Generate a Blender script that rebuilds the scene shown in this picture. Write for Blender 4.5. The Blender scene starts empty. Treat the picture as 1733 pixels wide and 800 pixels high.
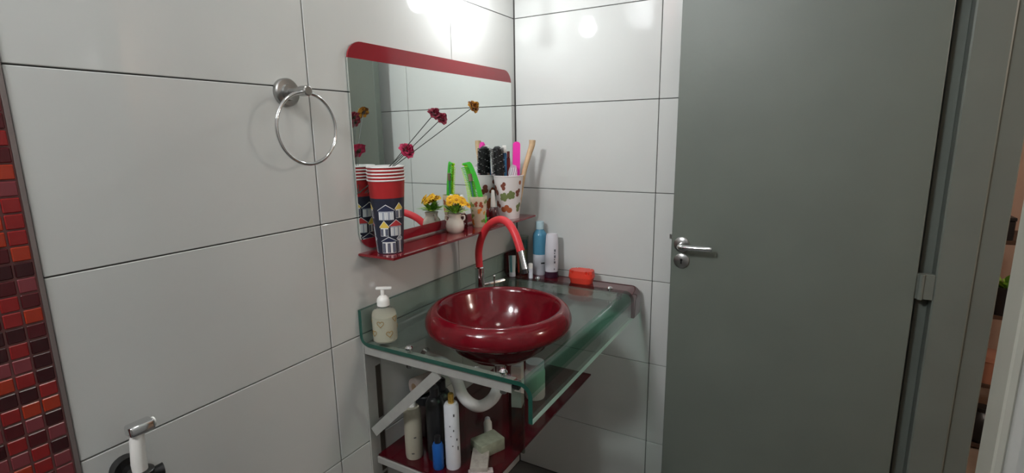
import bpy, bmesh, math, random
from mathutils import Vector, Matrix
random.seed(7)
PI = math.pi
SC = bpy.context.scene
COL = SC.collection

# ------------------------------------------------------------------ camera, world, exposure
cam_d = bpy.data.cameras.new('camera')
cam_d.sensor_fit = 'HORIZONTAL'; cam_d.sensor_width = 36.0
cam_d.lens = 869.49 / 1733 * 36.0
cam_d.clip_start = 0.02
cam = bpy.data.objects.new('camera', cam_d); COL.objects.link(cam)
YAW, PITCH, ROLL = 1.04773209, -0.195022375, -0.0157076
_f = Vector((math.sin(YAW) * math.cos(PITCH), math.cos(YAW) * math.cos(PITCH), math.sin(PITCH)))
_r = Vector((math.cos(YAW), -math.sin(YAW), 0)); _u = _r.cross(_f)
_c, _s = math.cos(ROLL), math.sin(ROLL)
_r2, _u2 = _c * _r + _s * _u, -_s * _r + _c * _u
CAM = Vector((-1.864038, -1.051621, 1.477147))
mw = Matrix((_r2, _u2, -_f)).transposed().to_4x4(); mw.translation = CAM
cam.matrix_world = mw
SC.camera = cam

world = bpy.data.worlds.new('world'); SC.world = world; world.use_nodes = True
world.node_tree.nodes['Background'].inputs[0].default_value = (0.8, 0.85, 0.9, 1)
world.node_tree.nodes['Background'].inputs[1].default_value = 0.04
VS = SC.view_settings
SC.display_settings.display_device = 'sRGB'
VS.view_transform = 'Standard'; VS.look = 'None'; VS.gamma = 1.0; VS.use_curve_mapping = False
VS.exposure = -0.2
BULB_W = 1.5        # lamp over the mirror (radiance of its bulb is set in its builder)
CEIL_W = 2.3        # round ceiling lamp in the middle of the bathroom
FILL_W = 36.0     # unseen fill light added behind the camera to brighten the right wall
HALL_W = 30.0        # lamp in the hall beyond the door


# ------------------------------------------------------------------ materials
def M(name, col, rough=0.5, metal=0.0, noise=0.0, nscale=20.0, trans=0.0, ior=1.45, coat=0.0,
      rand=0.0, emit=None, bump=0.0, bscale=200.0, spec=0.5, sss=0.0, absorb=None):
    m = bpy.data.materials.new(name); m.use_nodes = True
    nt = m.node_tree; b = nt.nodes['Principled BSDF']
    c4 = (col[0], col[1], col[2], 1)
    b.inputs['Base Color'].default_value = c4
    b.inputs['Roughness'].default_value = rough
    b.inputs['Metallic'].default_value = metal
    b.inputs['Transmission Weight'].default_value = trans
    b.inputs['IOR'].default_value = ior
    b.inputs['Coat Weight'].default_value = coat
    b.inputs['Coat Roughness'].default_value = 0.05
    b.inputs['Specular IOR Level'].default_value = spec
    if sss:
        b.inputs['Subsurface Weight'].default_value = sss
        b.inputs['Subsurface Radius'].default_value = (0.02, 0.01, 0.006)
    if emit:
        b.inputs['Emission Color'].default_value = (emit[0], emit[1], emit[2], 1)
        b.inputs['Emission Strength'].default_value = emit[3]
    src = None
    if noise:
        tc = nt.nodes.new('ShaderNodeTexCoord')
        n = nt.nodes.new('ShaderNodeTexNoise'); n.inputs['Scale'].default_value = nscale
        n.inputs['Detail'].default_value = 5.0
        nt.links.new(tc.outputs['Object'], n.inputs['Vector'])
        mr = nt.nodes.new('ShaderNodeMapRange')
        mr.inputs[1].default_value = 0.3; mr.inputs[2].default_value = 0.7
        mr.inputs[3].default_value = 1 - noise; mr.inputs[4].default_value = 1 + noise
        nt.links.new(n.outputs['Fac'], mr.inputs[0]); src = mr.outputs[0]
    if rand:
        oi = nt.nodes.new('ShaderNodeObjectInfo')
        mr2 = nt.nodes.new('ShaderNodeMapRange')
        mr2.inputs[3].default_value = 1 - rand; mr2.inputs[4].default_value = 1 + rand
        nt.links.new(oi.outputs['Random'], mr2.inputs[0])
        if src is None: src = mr2.outputs[0]
        else:
            mu = nt.nodes.new('ShaderNodeMath'); mu.operation = 'MULTIPLY'
            nt.links.new(src, mu.inputs[0]); nt.links.new(mr2.outputs[0], mu.inputs[1]); src = mu.outputs[0]
    if src is not None:
        mx = nt.nodes.new('ShaderNodeVectorMath'); mx.operation = 'SCALE'
        mx.inputs[0].default_value = col[:3]
        nt.links.new(src, mx.inputs['Scale'])
        nt.links.new(mx.outputs[0], b.inputs['Base Color'])
    if bump:
        tc = nt.nodes.new('ShaderNodeTexCoord')
        n = nt.nodes.new('ShaderNodeTexNoise'); n.inputs['Scale'].default_value = bscale
        nt.links.new(tc.outputs['Object'], n.inputs['Vector'])
        bp = nt.nodes.new('ShaderNodeBump'); bp.inputs['Strength'].default_value = bump
        bp.inputs['Distance'].default_value = 0.002
        nt.links.new(n.outputs['Fac'], bp.inputs['Height']); nt.links.new(bp.outputs[0], b.inputs['Normal'])
    if absorb:
        va = nt.nodes.new('ShaderNodeVolumeAbsorption')
        va.inputs[0].default_value = (absorb[0], absorb[1], absorb[2], 1); va.inputs[1].default_value = absorb[3]
        nt.links.new(va.outputs[0], nt.nodes['Material Output'].inputs['Volume'])
    return m


TILE = M('glazed_white_tile', (0.595, 0.604, 0.582), 0.065, noise=0.025, nscale=3.0, rand=0.012)
GROUT = M('grey_grout', (0.10, 0.097, 0.092), 0.9)
MGROUT = M('mosaic_grout', (0.20, 0.085, 0.08), 0.85)
MOS = [M('mosaic_maroon', (0.035, 0.003, 0.005), 0.2), M('mosaic_wine', (0.075, 0.005, 0.008), 0.2),
       M('mosaic_red', (0.24, 0.012, 0.012), 0.2), M('mosaic_mauve', (0.19, 0.035, 0.042), 0.2),
       M('mosaic_scarlet', (0.34, 0.030, 0.010), 0.2)]
ALU = M('aluminium_trim', (0.24, 0.20, 0.19), 0.4, 0.5)
PLASTER = M('white_paint', (0.75, 0.75, 0.73), 0.7, noise=0.02, nscale=8)
FLOORM = M('grey_floor_tile', (0.13, 0.125, 0.12), 0.35, noise=0.15, nscale=14)
DOORM = M('sage_grey_paint', (0.130, 0.150, 0.127), 0.42, noise=0.05, nscale=5, bump=0.15, bscale=60)
FRAMEM = M('sage_grey_frame_paint', (0.140, 0.158, 0.137), 0.38, noise=0.05, nscale=7)
CHROME = M('chrome', (0.72, 0.73, 0.74), 0.08, 1.0)
STEEL = M('brushed_steel', (0.42, 0.42, 0.41), 0.28, 1.0)
DARKSTEEL = M('dark_steel', (0.12, 0.12, 0.12), 0.3, 1.0)
MIRROR = M('silvered_glass', (0.87, 0.92, 0.895), 0.006, 1.0)
REDPAINT = M('red_backpainted_glass', (0.24, 0.012, 0.020), 0.08, coat=0.5)
SHELFRED = M('red_shelf_glass', (0.17, 0.006, 0.011), 0.07, coat=0.5)
WINE = M('wine_painted_glass', (0.085, 0.006, 0.010), 0.07, coat=0.7)
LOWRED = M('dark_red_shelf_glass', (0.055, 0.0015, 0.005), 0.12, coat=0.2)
BOWLRED = M('metallic_red_enamel', (0.125, 0.003, 0.008), 0.14, noise=0.12, nscale=60, coat=0.35, spec=0.3)


def thin_glass(name, tint, ior=1.5, rough=0.0):
    # tinted clear sheet with a mirror-like surface whose strength follows the viewing angle (Fresnel)
    m = bpy.data.materials.new(name); m.use_nodes = True; nt = m.node_tree
    nt.nodes.remove(nt.nodes['Principled BSDF'])
    t = nt.nodes.new('ShaderNodeBsdfTransparent'); t.inputs[0].default_value = (*tint, 1)
    g = nt.nodes.new('ShaderNodeBsdfGlossy'); g.inputs['Roughness'].default_value = rough
    f = nt.nodes.new('ShaderNodeFresnel'); f.inputs[0].default_value = ior
    mx = nt.nodes.new('ShaderNodeMixShader')
    f.inputs[0].default_value = ior      # same surface reflectance seen from inside the sheet: inverse index on back faces
    ge = nt.nodes.new('ShaderNodeNewGeometry'); mr = nt.nodes.new('ShaderNodeMapRange')
    mr.inputs[3].default_value = ior; mr.inputs[4].default_value = 1 / ior
    nt.links.new(ge.outputs['Backfacing'], mr.inputs[0]); nt.links.new(mr.outputs[0], f.inputs[0])
    nt.links.new(f.outputs[0], mx.inputs[0]); nt.links.new(t.outputs[0], mx.inputs[1]); nt.links.new(g.outputs[0], mx.inputs[2])
    nt.links.new(mx.outputs[0], nt.nodes['Material Output'].inputs[0])
    return m


GLASS = thin_glass('green_float_glass', (0.85, 0.905, 0.88))
GLASSBEND = thin_glass('bent_green_glass', (0.46, 0.72, 0.61))
GLASSEDGE = M('polished_glass_edge', (0.012, 0.07, 0.05), 0.12, spec=0.7)
GLASSRIM = M('ground_glass_edge', (0.52, 0.60, 0.55), 0.35)
CLEAR = M('clear_plastic', (0.93, 0.95, 0.93), 0.05, trans=1.0, ior=1.25)
HOSE = M('red_silicone', (0.62, 0.035, 0.045), 0.38)
WHITEP = M('white_plastic', (0.78, 0.77, 0.73), 0.3)
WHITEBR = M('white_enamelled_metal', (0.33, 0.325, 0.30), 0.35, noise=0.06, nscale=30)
BLACKP = M('black_plastic', (0.012, 0.012, 0.013), 0.3)
DARKHOLE = M('dark_slot', (0.05, 0.04, 0.03), 0.8)


# ------------------------------------------------------------------ mesh helpers
def obj(name, bm, mats, parent=None, loc=None, smooth=False, kind=None):
    me = bpy.data.meshes.new(name)
    bmesh.ops.recalc_face_normals(bm, faces=bm.faces[:])
    bm.to_mesh(me); bm.free()
    if not isinstance(mats, (list, tuple)): mats = [mats]
    for m in mats: me.materials.append(m)
    if smooth:
        for p in me.polygons: p.use_smooth = True
        try: me.set_sharp_from_angle(angle=math.radians(38))
        except Exception: pass
    o = bpy.data.objects.new(name, me); COL.objects.link(o)
    if parent: o.parent = parent
    if loc: o.location = loc
    if kind: o['kind'] = kind
    return o


def thing(name, label, cat, loc=(0, 0, 0), rot=(0, 0, 0), group=None):
    o = bpy.data.objects.new(name, None); COL.objects.link(o)
    o.empty_display_size = 0.02
    o.location = loc; o.rotation_euler = rot
    return tag(o, label, cat, group)


def tag(o, label, cat, group=None):
    o['label'] = label; o['category'] = cat
    if group: o['group'] = group
    return o


def struct(o): o['kind'] = 'structure'; return o


def box(bm, lo, hi, bevel=0.0, mi=0, seg=1):
    r = bmesh.ops.create_cube(bm, size=1.0)
    vs = r['verts']
    for v in vs:
        v.co = Vector([(lo[i] + hi[i]) / 2 + v.co[i] * (hi[i] - lo[i]) for i in range(3)])
    fs = list({f for v in vs for f in v.link_faces})
    for f in fs: f.material_index = mi
    if bevel:
        es = list({e for v in vs for e in v.link_edges})
        r2 = bmesh.ops.bevel(bm, geom=es, offset=bevel, segments=seg, affect='EDGES', profile=0.5)
        for f in r2['faces']: f.material_index = mi
    return bm


def BX(lo, hi, bevel=0.0, seg=1): return box(bmesh.new(), lo, hi, bevel, 0, seg)


def lathe(prof, seg=32, bm=None, closed=False, origin=(0, 0, 0), mi=None, sx=1.0, sy=1.0):
    """prof: list of (r, z); r<=1e-6 becomes an apex. mi: function(z, r)->material index."""
    bm = bm or bmesh.new(); rings = []
    ox, oy, oz = origin
    for r, z in prof:
        if r < 1e-6: rings.append([bm.verts.new((ox, oy, oz + z))])
        else: rings.append([bm.verts.new((ox + sx * r * math.cos(2 * PI * k / seg), oy + sy * r * math.sin(2 * PI * k / seg), oz + z)) for k in range(seg)])
    idx = list(range(len(rings) - 1)) + ([-1] if closed else [])
    for i in idx:
        a, b = (rings[i], rings[i + 1]) if i >= 0 else (rings[-1], rings[0])
        ii = i if i >= 0 else len(prof) - 1; jj = i + 1 if i >= 0 else 0
        m = mi((prof[ii][1] + prof[jj][1]) / 2, (prof[ii][0] + prof[jj][0]) / 2) if mi else 0
        for k in range(seg):
            k2 = (k + 1) % seg
            if len(a) == 1 and len(b) == 1: continue
            if len(a) == 1: f = bm.faces.new((a[0], b[k], b[k2]))
            elif len(b) == 1: f = bm.faces.new((a[k], b[0], a[k2]))
            else: f = bm.faces.new((a[k], b[k], b[k2], a[k2]))
            f.material_index = m
    return bm


def tube(pts, rad, seg=10, bm=None, mi=0, closed=False, cap=True):
    bm = bm or bmesh.new()
    P = [Vector(p) for p in pts]; n = len(P)
    R = rad if isinstance(rad, (list, tuple)) else [rad] * n
    T = []
    for i in range(n):
        if closed: t = P[(i + 1) % n] - P[i - 1]
        else: t = P[min(i + 1, n - 1)] - P[max(i - 1, 0)]
        T.append(t.normalized())
    up = Vector((0, 0, 1)) if abs(T[0].z) < 0.9 else Vector((1, 0, 0))
    nrm = (up - T[0] * up.dot(T[0])).normalized(); rings = []
    for i in range(n):
        nrm = (nrm - T[i] * nrm.dot(T[i])).normalized()
        b = T[i].cross(nrm)
        rings.append([bm.verts.new(P[i] + R[i] * (math.cos(2 * PI * k / seg) * nrm + math.sin(2 * PI * k / seg) * b)) for k in range(seg)])
    for i in range(n if closed else n - 1):
        a, c = rings[i], rings[(i + 1) % n]
        for k in range(seg):
            f = bm.faces.new((a[k], a[(k + 1) % seg], c[(k + 1) % seg], c[k])); f.material_index = mi
    if cap and not closed:
        for rg in (rings[0][::-1], rings[-1]):
            f = bm.faces.new(rg); f.material_index = mi
    return bm


def spline(pts, n=8):
    P = [Vector(p) for p in pts]; out = []
    for i in range(len(P) - 1):
        p0, p1, p2, p3 = P[max(i - 1, 0)], P[i], P[i + 1], P[min(i + 2, len(P) - 1)]
        for k in range(n):
            t = k / n
            out.append(0.5 * ((2 * p1) + (p2 - p0) * t + (2 * p0 - 5 * p1 + 4 * p2 - p3) * t * t + (3 * p1 - p0 - 3 * p2 + p3) * t ** 3))
    out.append(P[-1]); return out


def prism(bm, poly, axis, a, b, mi=0, bevel=0.0, seg=2):
    """extrude a 2D polygon along an axis from a to b (polygon in the two remaining axes, in order)."""
    def v3(p, t):
        c = list(p); c.insert(axis, t); return c
    A = [bm.verts.new(v3(p, a)) for p in poly]; B = [bm.verts.new(v3(p, b)) for p in poly]
    n = len(poly); fs = [bm.faces.new(A[::-1]), bm.faces.new(B)]
    for i in range(n): fs.append(bm.faces.new((A[i], A[(i + 1) % n], B[(i + 1) % n], B[i])))
    for f in fs: f.material_index = mi
    if bevel:
        es = [e for e in fs[0].edges] + [e for e in fs[1].edges]
        bmesh.ops.bevel(bm, geom=es, offset=bevel, segments=seg, affect='EDGES')
    return bm


def patch(bm, R, th0, u0, u1, zb, zt, off=0.0004, n=6, mi=0):
    """a printed shape on a surface of revolution; u runs along the arc, zb/zt are functions of u or numbers."""
    fb = zb if callable(zb) else (lambda u: zb)
    ft = zt if callable(zt) else (lambda u: zt)
    prev = None
    for i in range(n + 1):
        u = u0 + (u1 - u0) * i / n; row = []
        z0, z1 = fb(u), ft(u)
        for z in (z0, (z0 + z1) / 2, z1):
            r = R(z) + off; th = th0 + u / R(z)
            row.append(bm.verts.new((r * math.cos(th), r * math.sin(th), z)))
        if prev:
            for j in range(2):
                f = bm.faces.new((prev[j], row[j], row[j + 1], prev[j + 1])); f.material_index = mi
        prev = row
    return bm


def facing(x, y): return math.atan2(CAM.y - y, CAM.x - x)


def roundrect(w, h, r, n=5, cx=0, cy=0):
    out = []
    for sx, sy, a0 in ((1, 1, 0), (-1, 1, 90), (-1, -1, 180), (1, -1, 270)):
        for k in range(n + 1):
            a = math.radians(a0 + 90 * k / n)
            out.append((cx + sx * (w / 2 - r) + r * math.cos(a), cy + sy * (h / 2 - r) + r * math.sin(a)))
    return out


# ------------------------------------------------------------------ room shell
H = 0.33; Z1 = 1.92285; ROWS = [Z1 + 2 * H, Z1 + H, Z1] + [Z1 - H * i for i in range(1, 7)]
FLOOR_Z = -0.005; CEIL_Z = 2.72
XL = -2.75; YD = -1.36; JW = 0.0026 / 2

floor = struct(obj('floor', BX((XL - .1, -4.0, FLOOR_Z - .06), (2.3, 0.12, FLOOR_Z - .004)), GROUT))
bm0 = None
for i in range(10):
    for j in range(4):
        x0, y0 = -0.003 - 0.45 * i, -0.003 - 0.45 * j
        x1, y1 = max(x0 - .447, XL), max(y0 - .447, YD)
        if x0 <= XL or y0 <= YD: continue
        obj('tile', BX((x1, y1, FLOOR_Z - .004), (x0, y0, FLOOR_Z), .001), FLOORM, floor)
obj('hall_tile', BX((-1.6, -3.95, FLOOR_Z - .004), (2.25, -1.375, FLOOR_Z)), M('beige_hall_floor', (.33, .25, .19), .4, noise=.1, nscale=9), floor)
ceiling = struct(obj('ceiling', BX((XL - .1, -4.0, CEIL_Z), (2.3, 0.12, CEIL_Z + .08)), PLASTER))


def tile_wall(name, wall_bm, along, spans, axis, face, inward, zlo=FLOOR_Z, zhi=CEIL_Z, skip=None):
    """spans: coordinates of joints along the wall; face: plane coordinate; inward: +1/-1 toward the room"""
    w = struct(obj(name, wall_bm, GROUT)); cache = {}
    zs = [zlo] + sorted(z for z in ROWS if zlo + .01 < z < zhi) + [zhi]
    for a, b in zip(spans[:-1], spans[1:]):
        for z0, z1 in zip(zs[:-1], zs[1:]):
            if skip and skip(a, b, z0, z1): continue
            wd, ht = b - a - 2 * JW, z1 - z0 - 2 * JW
            key = (round(wd, 4), round(ht, 4))
            if key not in cache:
                if axis == 1: bm = BX((-wd / 2, -0.004, -ht / 2), (wd / 2, 0.004, ht / 2), .0012)
                else: bm = BX((-0.004, -wd / 2, -ht / 2), (0.004, wd / 2, ht / 2), .0012)
                o = obj('tile', bm, TILE, w); cache[key] = o.data
            else:
                o = bpy.data.objects.new('tile', cache[key]); COL.objects.link(o); o.parent = w
            c = (a + b) / 2; cz = (z0 + z1) / 2; f = face - inward * 0.004
            o.location = (c, f, cz) if axis == 1 else (f, c, cz)
    return w


MX = -1.5548      # edge of the mosaic on the mirror wall
wall_back = tile_wall('wall_back', BX((XL, 0.005, FLOOR_Z), (0.1, 0.1, CEIL_Z)), 'x', [MX + .0062, -1.0007, -.4196, -.0005], 1, 0.0, -1)
wall_right = tile_wall('wall_right', BX((0.005, -1.52, FLOOR_Z), (0.1, 0.005, CEIL_Z)), 'y', [-1.36, -1.1571, -.5786, -.0025], 0, 0.0, -1)
wall_left = tile_wall('wall_left', BX((XL - .1, -1.52, FLOOR_Z), (XL - .005, 0.1, CEIL_Z)), 'y', [-1.36, -.9, -.45, -.001], 0, XL, 1)
# door wall: a long piece left of the doorway and a lintel above it
DX0, DX1, DZ = -0.80, -0.055, 2.11
wall_front = tile_wall('wall_front', BX((XL, YD - .14, FLOOR_Z), (DX0 - .02, YD - .005, CEIL_Z)), 'x', [XL, -2.56, -1.98, -1.40, DX0 - .02], 1, YD, 1)
lint = bmesh.new(); box(lint, (DX0 - .02, YD - .14, DZ + .02), (0.1, YD, CEIL_Z)); box(lint, (-.03, YD - .14, FLOOR_Z), (0.004, YD - .001, DZ + .02))
struct(obj('wall_lintel', lint, PLASTER))

# metal edge strip between tiles and mosaic, then the red glass mosaic
struct(obj('trim_1', BX((MX - .001, -.0015, FLOOR_Z), (MX + .006, .005, CEIL_Z), .0005), ALU))
wall_mosaic = struct(obj('wall_mosaic', BX((XL, 0.0005, FLOOR_Z), (MX - .001, 0.0052, CEIL_Z)), MGROUT))
PIT = 0.0252; rng = random.Random(11)
WTS = [0] * 3 + [1] * 2 + [2] * 4 + [3] * 3 + [4] * 3
mdata = []
for k in range(5):
    me_o = obj('mosaic_tile', BX((-.0111, -.0018, -.0111), (.0111, .0018, .0111), .0012), MOS[k], wall_mosaic)
    mdata.append(me_o.data); bpy.data.objects.remove(me_o)
rest = bmesh.new()
for i in range(18):
    for j in range(98):
        x = MX - .002 - PIT * (i + .5); z = 0.01 + PIT * (j + .5)
        k = WTS[rng.randrange(len(WTS))]
        if i < 7 and 0.86 < z < 1.90:
            o = bpy.data.objects.new('mosaic_tile', mdata[k]); COL.objects.link(o); o.parent = wall_mosaic
            o.location = (x, -.0003, z)
        else: box(rest, (x - .0111, -.0021, z - .0111), (x + .0111, .0015, z + .0111), 0, k)
obj('mosaic_field', rest, MOS, wall_mosaic, kind='stuff')

# hall beyond the doorway
HALLW = M('hall_beige_paint', (.55, .40, .31), .7, noise=.04, nscale=6)
struct(obj('wall_hall_end', BX((1.95, -4.0, FLOOR_Z), (2.05, -1.5, CEIL_Z)), HALLW))
struct(obj('wall_hall_far', BX((-1.7, -3.0, FLOOR_Z), (2.05, -2.9, CEIL_Z)), HALLW))
struct(obj('wall_hall_near', BX((.1, -1.52, FLOOR_Z), (2.05, -1.42, CEIL_Z)), HALLW))
struct(obj('wall_hall_left', BX((-1.7, -3.0, FLOOR_Z), (-1.6, -1.5, CEIL_Z)), HALLW))

# ------------------------------------------------------------------ lamps (each carries its own light)
def E(name, col, s): return M(name, (.9, .9, .9), .4, emit=(*col, s))

L = thing('wall_lamp', 'small chrome wall lamp with a bare white bulb just above the mirror', 'lamp', (-.38, 0, 2.06))
obj('back_plate', lathe([(0, 0), (.045, 0), (.045, .012), (.038, .02), (0, .02)], 28).copy() if False else tube([(0, 0, 0), (0, -.018, 0)], .045, 24), CHROME, L, smooth=True)
obj('arm', tube(spline([(0, -.018, 0), (0, -.09, .012), (0, -.15, 0), (0, -.16, -.03)], 6), .008, 10), CHROME, L, smooth=True)
obj('socket', lathe([(0, -.03), (.016, -.03), (.021, -.045), (.021, -.085), (0, -.085)], 20, origin=(0, -.16, 0)), WHITEP, L, smooth=True)
bulb = [(.018, -.085)] + [(.035 * math.sin(a), -.128 + .035 * math.cos(a)) for a in [PI * (k / 9) for k in range(2, 9)]] + [(0, -.163)]
obj('bulb', lathe(bulb, 16, origin=(0, -.16, 0)), E('lit_bulb', (.95, .97, 1.0), BULB_W / (4 * PI * PI * .035 ** 2) * 3.2), L, smooth=True)

def ceiling_lamp(label, x, y, w, nm, col):
    t = thing('ceiling_lamp', label, 'lamp', (x, y, CEIL_Z))
    obj('housing', lathe([(0, 0), (.125, 0), (.125, -.03), (.115, -.034), (.115, -.02), (0, -.02)], 32), WHITEP, t, smooth=True)
    obj('diffuser', lathe([(.113, -.024), (.09, -.04), (.05, -.048), (0, -.05)], 24), E(nm, col, w / (PI * PI * .113 ** 2)), t, smooth=True)


ceiling_lamp('round white ceiling lamp above the space before the washbasin', -1.15, -.66, CEIL_W, 'lit_diffuser', (1.0, 1.01, .93))
FILL = thing('fill_light', 'added round fill light, out of view high on the shower end wall', 'lamp', (XL, -.26, 2.50), rot=(0, PI / 2, 0))  # invented fill light out of view, lifts the right wall
obj('housing', lathe([(0, 0), (.175, 0), (.175, .035), (.165, .045), (.158, .045), (.158, .03), (0, .03)], 36), WHITEP, FILL, smooth=True)
obj('diffuser', lathe([(.157, .032), (.13, .052), (.07, .064), (0, .067)], 24), E('lit_fill', (.96, 1.0, 1.03), FILL_W / (PI * PI * .157 ** 2)), FILL, smooth=True)

HL = thing('hall_lamp', 'white globe wall lamp in the hall opposite the bathroom doorway', 'lamp', (-.335, -2.9, 1.99))
obj('wall_plate', tube([(0, 0, 0), (0, .02, 0)], .06, 24), WHITEP, HL, smooth=True)
obj('arm', tube([(0, .02, 0), (0, .07, 0)], .02, 14), WHITEP, HL, smooth=True)
gb = bmesh.new(); bmesh.ops.create_uvsphere(gb, u_segments=20, v_segments=12, radius=.115, matrix=Matrix.Translation((0, .18, 0)))
obj('globe', gb, E('lit_hall_globe', (1.0, .93, .86), HALL_W / (4 * PI * PI * .115 ** 2)), HL, smooth=True)

# ------------------------------------------------------------------ door and frame
trim = bmesh.new()
box(trim, (-.105, YD - .10, FLOOR_Z), (-.035, YD - .019, DZ), .004)      # hinge jamb
box(trim, (-.058, YD - .019, FLOOR_Z), (-.035, YD + .01, DZ), .001)      # rebate behind the leaf
box(trim, (-.088, YD - .155, FLOOR_Z), (-.035, YD - .10, DZ), .003)      # casing on the hall side
struct(obj('trim_2', trim, FRAMEM))
FRAME2 = M('pale_sage_casing_paint', (.42, .42, .36), .4, noise=.04, nscale=7)
trim = bmesh.new()
box(trim, (DX0 - .022, YD - .15, FLOOR_Z), (DX0 + .022, YD + .001, DZ), .003)
box(trim, (DX0 - .048, YD, FLOOR_Z), (DX0 + .024, YD + .014, DZ + .06), .003)
struct(obj('trim_3', trim, FRAME2))
trim = bmesh.new()
box(trim, (DX0 + .022, YD - .15, DZ - .035), (-.035, YD + .001, DZ), .003)
box(trim, (DX0 + .024, YD, DZ), (-.002, YD + .014, DZ + .06), .003)
struct(obj('trim_4', trim, FRAMEM))

door = struct(obj('door_1', BX((-.112, -1.338, .012), (-.077, -.668, 2.085), .002), DOORM))
HZ = 1.107
hs = obj('rosette', tube([(-.112, -.702, HZ), (-.118, -.702, HZ), (-.121, -.702, HZ)], [.0255, .0255, .021], 28), STEEL, door, smooth=True)
obj('lever', tube(spline([(-.119, -.702, HZ), (-.152, -.702, HZ), (-.163, -.712, HZ), (-.165, -.745, HZ + .001), (-.164, -.805, HZ + .002)], 6), [.0085] * 8 + [.0095] * 16 + [.0088], 14), CHROME, hs, smooth=True)
ke = obj('escutcheon', tube([(-.112, -.704, HZ - .056), (-.117, -.704, HZ - .056), (-.120, -.704, HZ - .056)], [.0255, .0255, .021], 28), STEEL, door, smooth=True)
kh = bmesh.new(); box(kh, (-.1215, -.706, HZ - .066), (-.1195, -.702, HZ - .054)); tube([(-.1215, -.704, HZ - .052), (-.1195, -.704, HZ - .052)], .0042, 12, kh)
obj('keyhole', kh, BLACKP, ke)
obj('latch_plate', BX((-.103, -.668, HZ - .08), (-.086, -.6655, HZ + .08), .0005), STEEL, door)
obj('latch_bolt', BX((-.100, -.667, HZ + .012), (-.089, -.657, HZ + .03), .002), STEEL, door)
for hz in (.28, 1.045, 1.85):
    hb = bmesh.new()
    box(hb, (-.106, -1.379, hz - .036), (-.090, -1.337, hz + .036), .001)
    hg = obj('hinge', hb, FRAMEM, door)
    obj('knuckle', tube([(-.109, -1.350, hz - .036), (-.109, -1.350, hz + .036)], .0062, 12), FRAMEM, hg, smooth=True)

# ------------------------------------------------------------------ mirror
MXa, MXb, MZa, MZb, MR = -.880, -.042, 1.172, 1.722, .05
mir = thing('wall_mirror', 'frameless mirror with rounded corners and red painted bands above the red shelf', 'mirror', ((MXa + MXb) / 2, 0, MZa))
mw_, mh_ = MXb - MXa, MZb - MZa
outl = roundrect(mw_, mh_, MR, 8, 0, mh_ / 2)


def clip(poly, z, above):
    out = []; n = len(poly)
    for i in range(n):
        p, q = poly[i], poly[(i + 1) % n]
        pin, qin = (p[1] >= z) == above, (q[1] >= z) == above
        if pin: out.append(p)
        if pin != qin:
            t = (z - p[1]) / (q[1] - p[1]); out.append((p[0] + t * (q[0] - p[0]), z))
    return out


TB, LB = mh_ - .044, .030
obj('mirror_plate', prism(bmesh.new(), clip(clip(outl, TB, False), LB, True), 1, -.008, -.003), MIRROR, mir)
obj('top_band', prism(bmesh.new(), clip(outl, TB, True), 1, -.008, -.003), REDPAINT, mir)
obj('bottom_band', prism(bmesh.new(), clip(outl, LB, False), 1, -.008, -.003), REDPAINT, mir)
obj('backing', prism(bmesh.new(), roundrect(mw_ - .004, mh_ - .004, MR, 8, 0, mh_ / 2), 1, -.0028, 0.0), M('mirror_edge_green', (.03, .08, .06), .3), mir)

# ------------------------------------------------------------------ red shelf under the mirror
SZ = 1.165
sh = thing('mirror_shelf', 'narrow glossy red glass shelf on the wall right under the mirror', 'shelf', (-.477, 0, SZ))
obj('glass_board', prism(bmesh.new(), [(-.408, 0), (-.408, -.128), (.405, -.128), (.405, 0)][::-1], 2, -.007, 0, bevel=.001), SHELFRED, sh)
for sx in (-.30, .30):
    obj('bracket', BX((sx - .012, -.07, -.016), (sx + .012, 0, -.0072), .002), CHROME, sh)

# ------------------------------------------------------------------ glass countertop
CX0, CX1, CZ, CT = -.906, -.035, .918, .011
BW_X, BW_Y, BW_R = -.63, -.29, .163


def counter_profile():
    # centre line (y, z) of the bent sheet: upstand, top, front apron
    pts = []
    r = .022
    pts += [(-.010, 1.010), (-.010, CZ - CT / 2 + r)]
    for k in range(1, 6):
        a = math.radians(180 * 0 + 90 * k / 6)
        pts.append((-.010 - r + r * math.cos(a), CZ - CT / 2 + r - r * math.sin(a)))
    pts.append((-.010 - r, CZ - CT / 2))
    yf = -.541; r2 = .03
    pts.append((yf + r2, CZ - CT / 2))
    for k in range(1, 8):
        a = math.radians(90 * k / 8)
        pts.append((yf + r2 - r2 * math.sin(a), CZ - CT / 2 - r2 + r2 * math.cos(a)))
    pts += [(yf, CZ - CT / 2 - r2), (yf, .818)]
    return pts


def sheet(x0, x1, t=CT):
    P = counter_profile(); n = len(P); up, dn = [], []
    for i, (y, z) in enumerate(P):
        a, b = P[max(i - 1, 0)], P[min(i + 1, n - 1)]
        d = Vector((b[0] - a[0], b[1] - a[1])).normalized(); nx, nz = d.y, -d.x
        up.append((y + nx * t / 2, z + nz * t / 2)); dn.append((y - nx * t / 2, z - nz * t / 2))
    bm = bmesh.new()
    return prism(bm, up + dn[::-1], 0, x0, x1)


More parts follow.
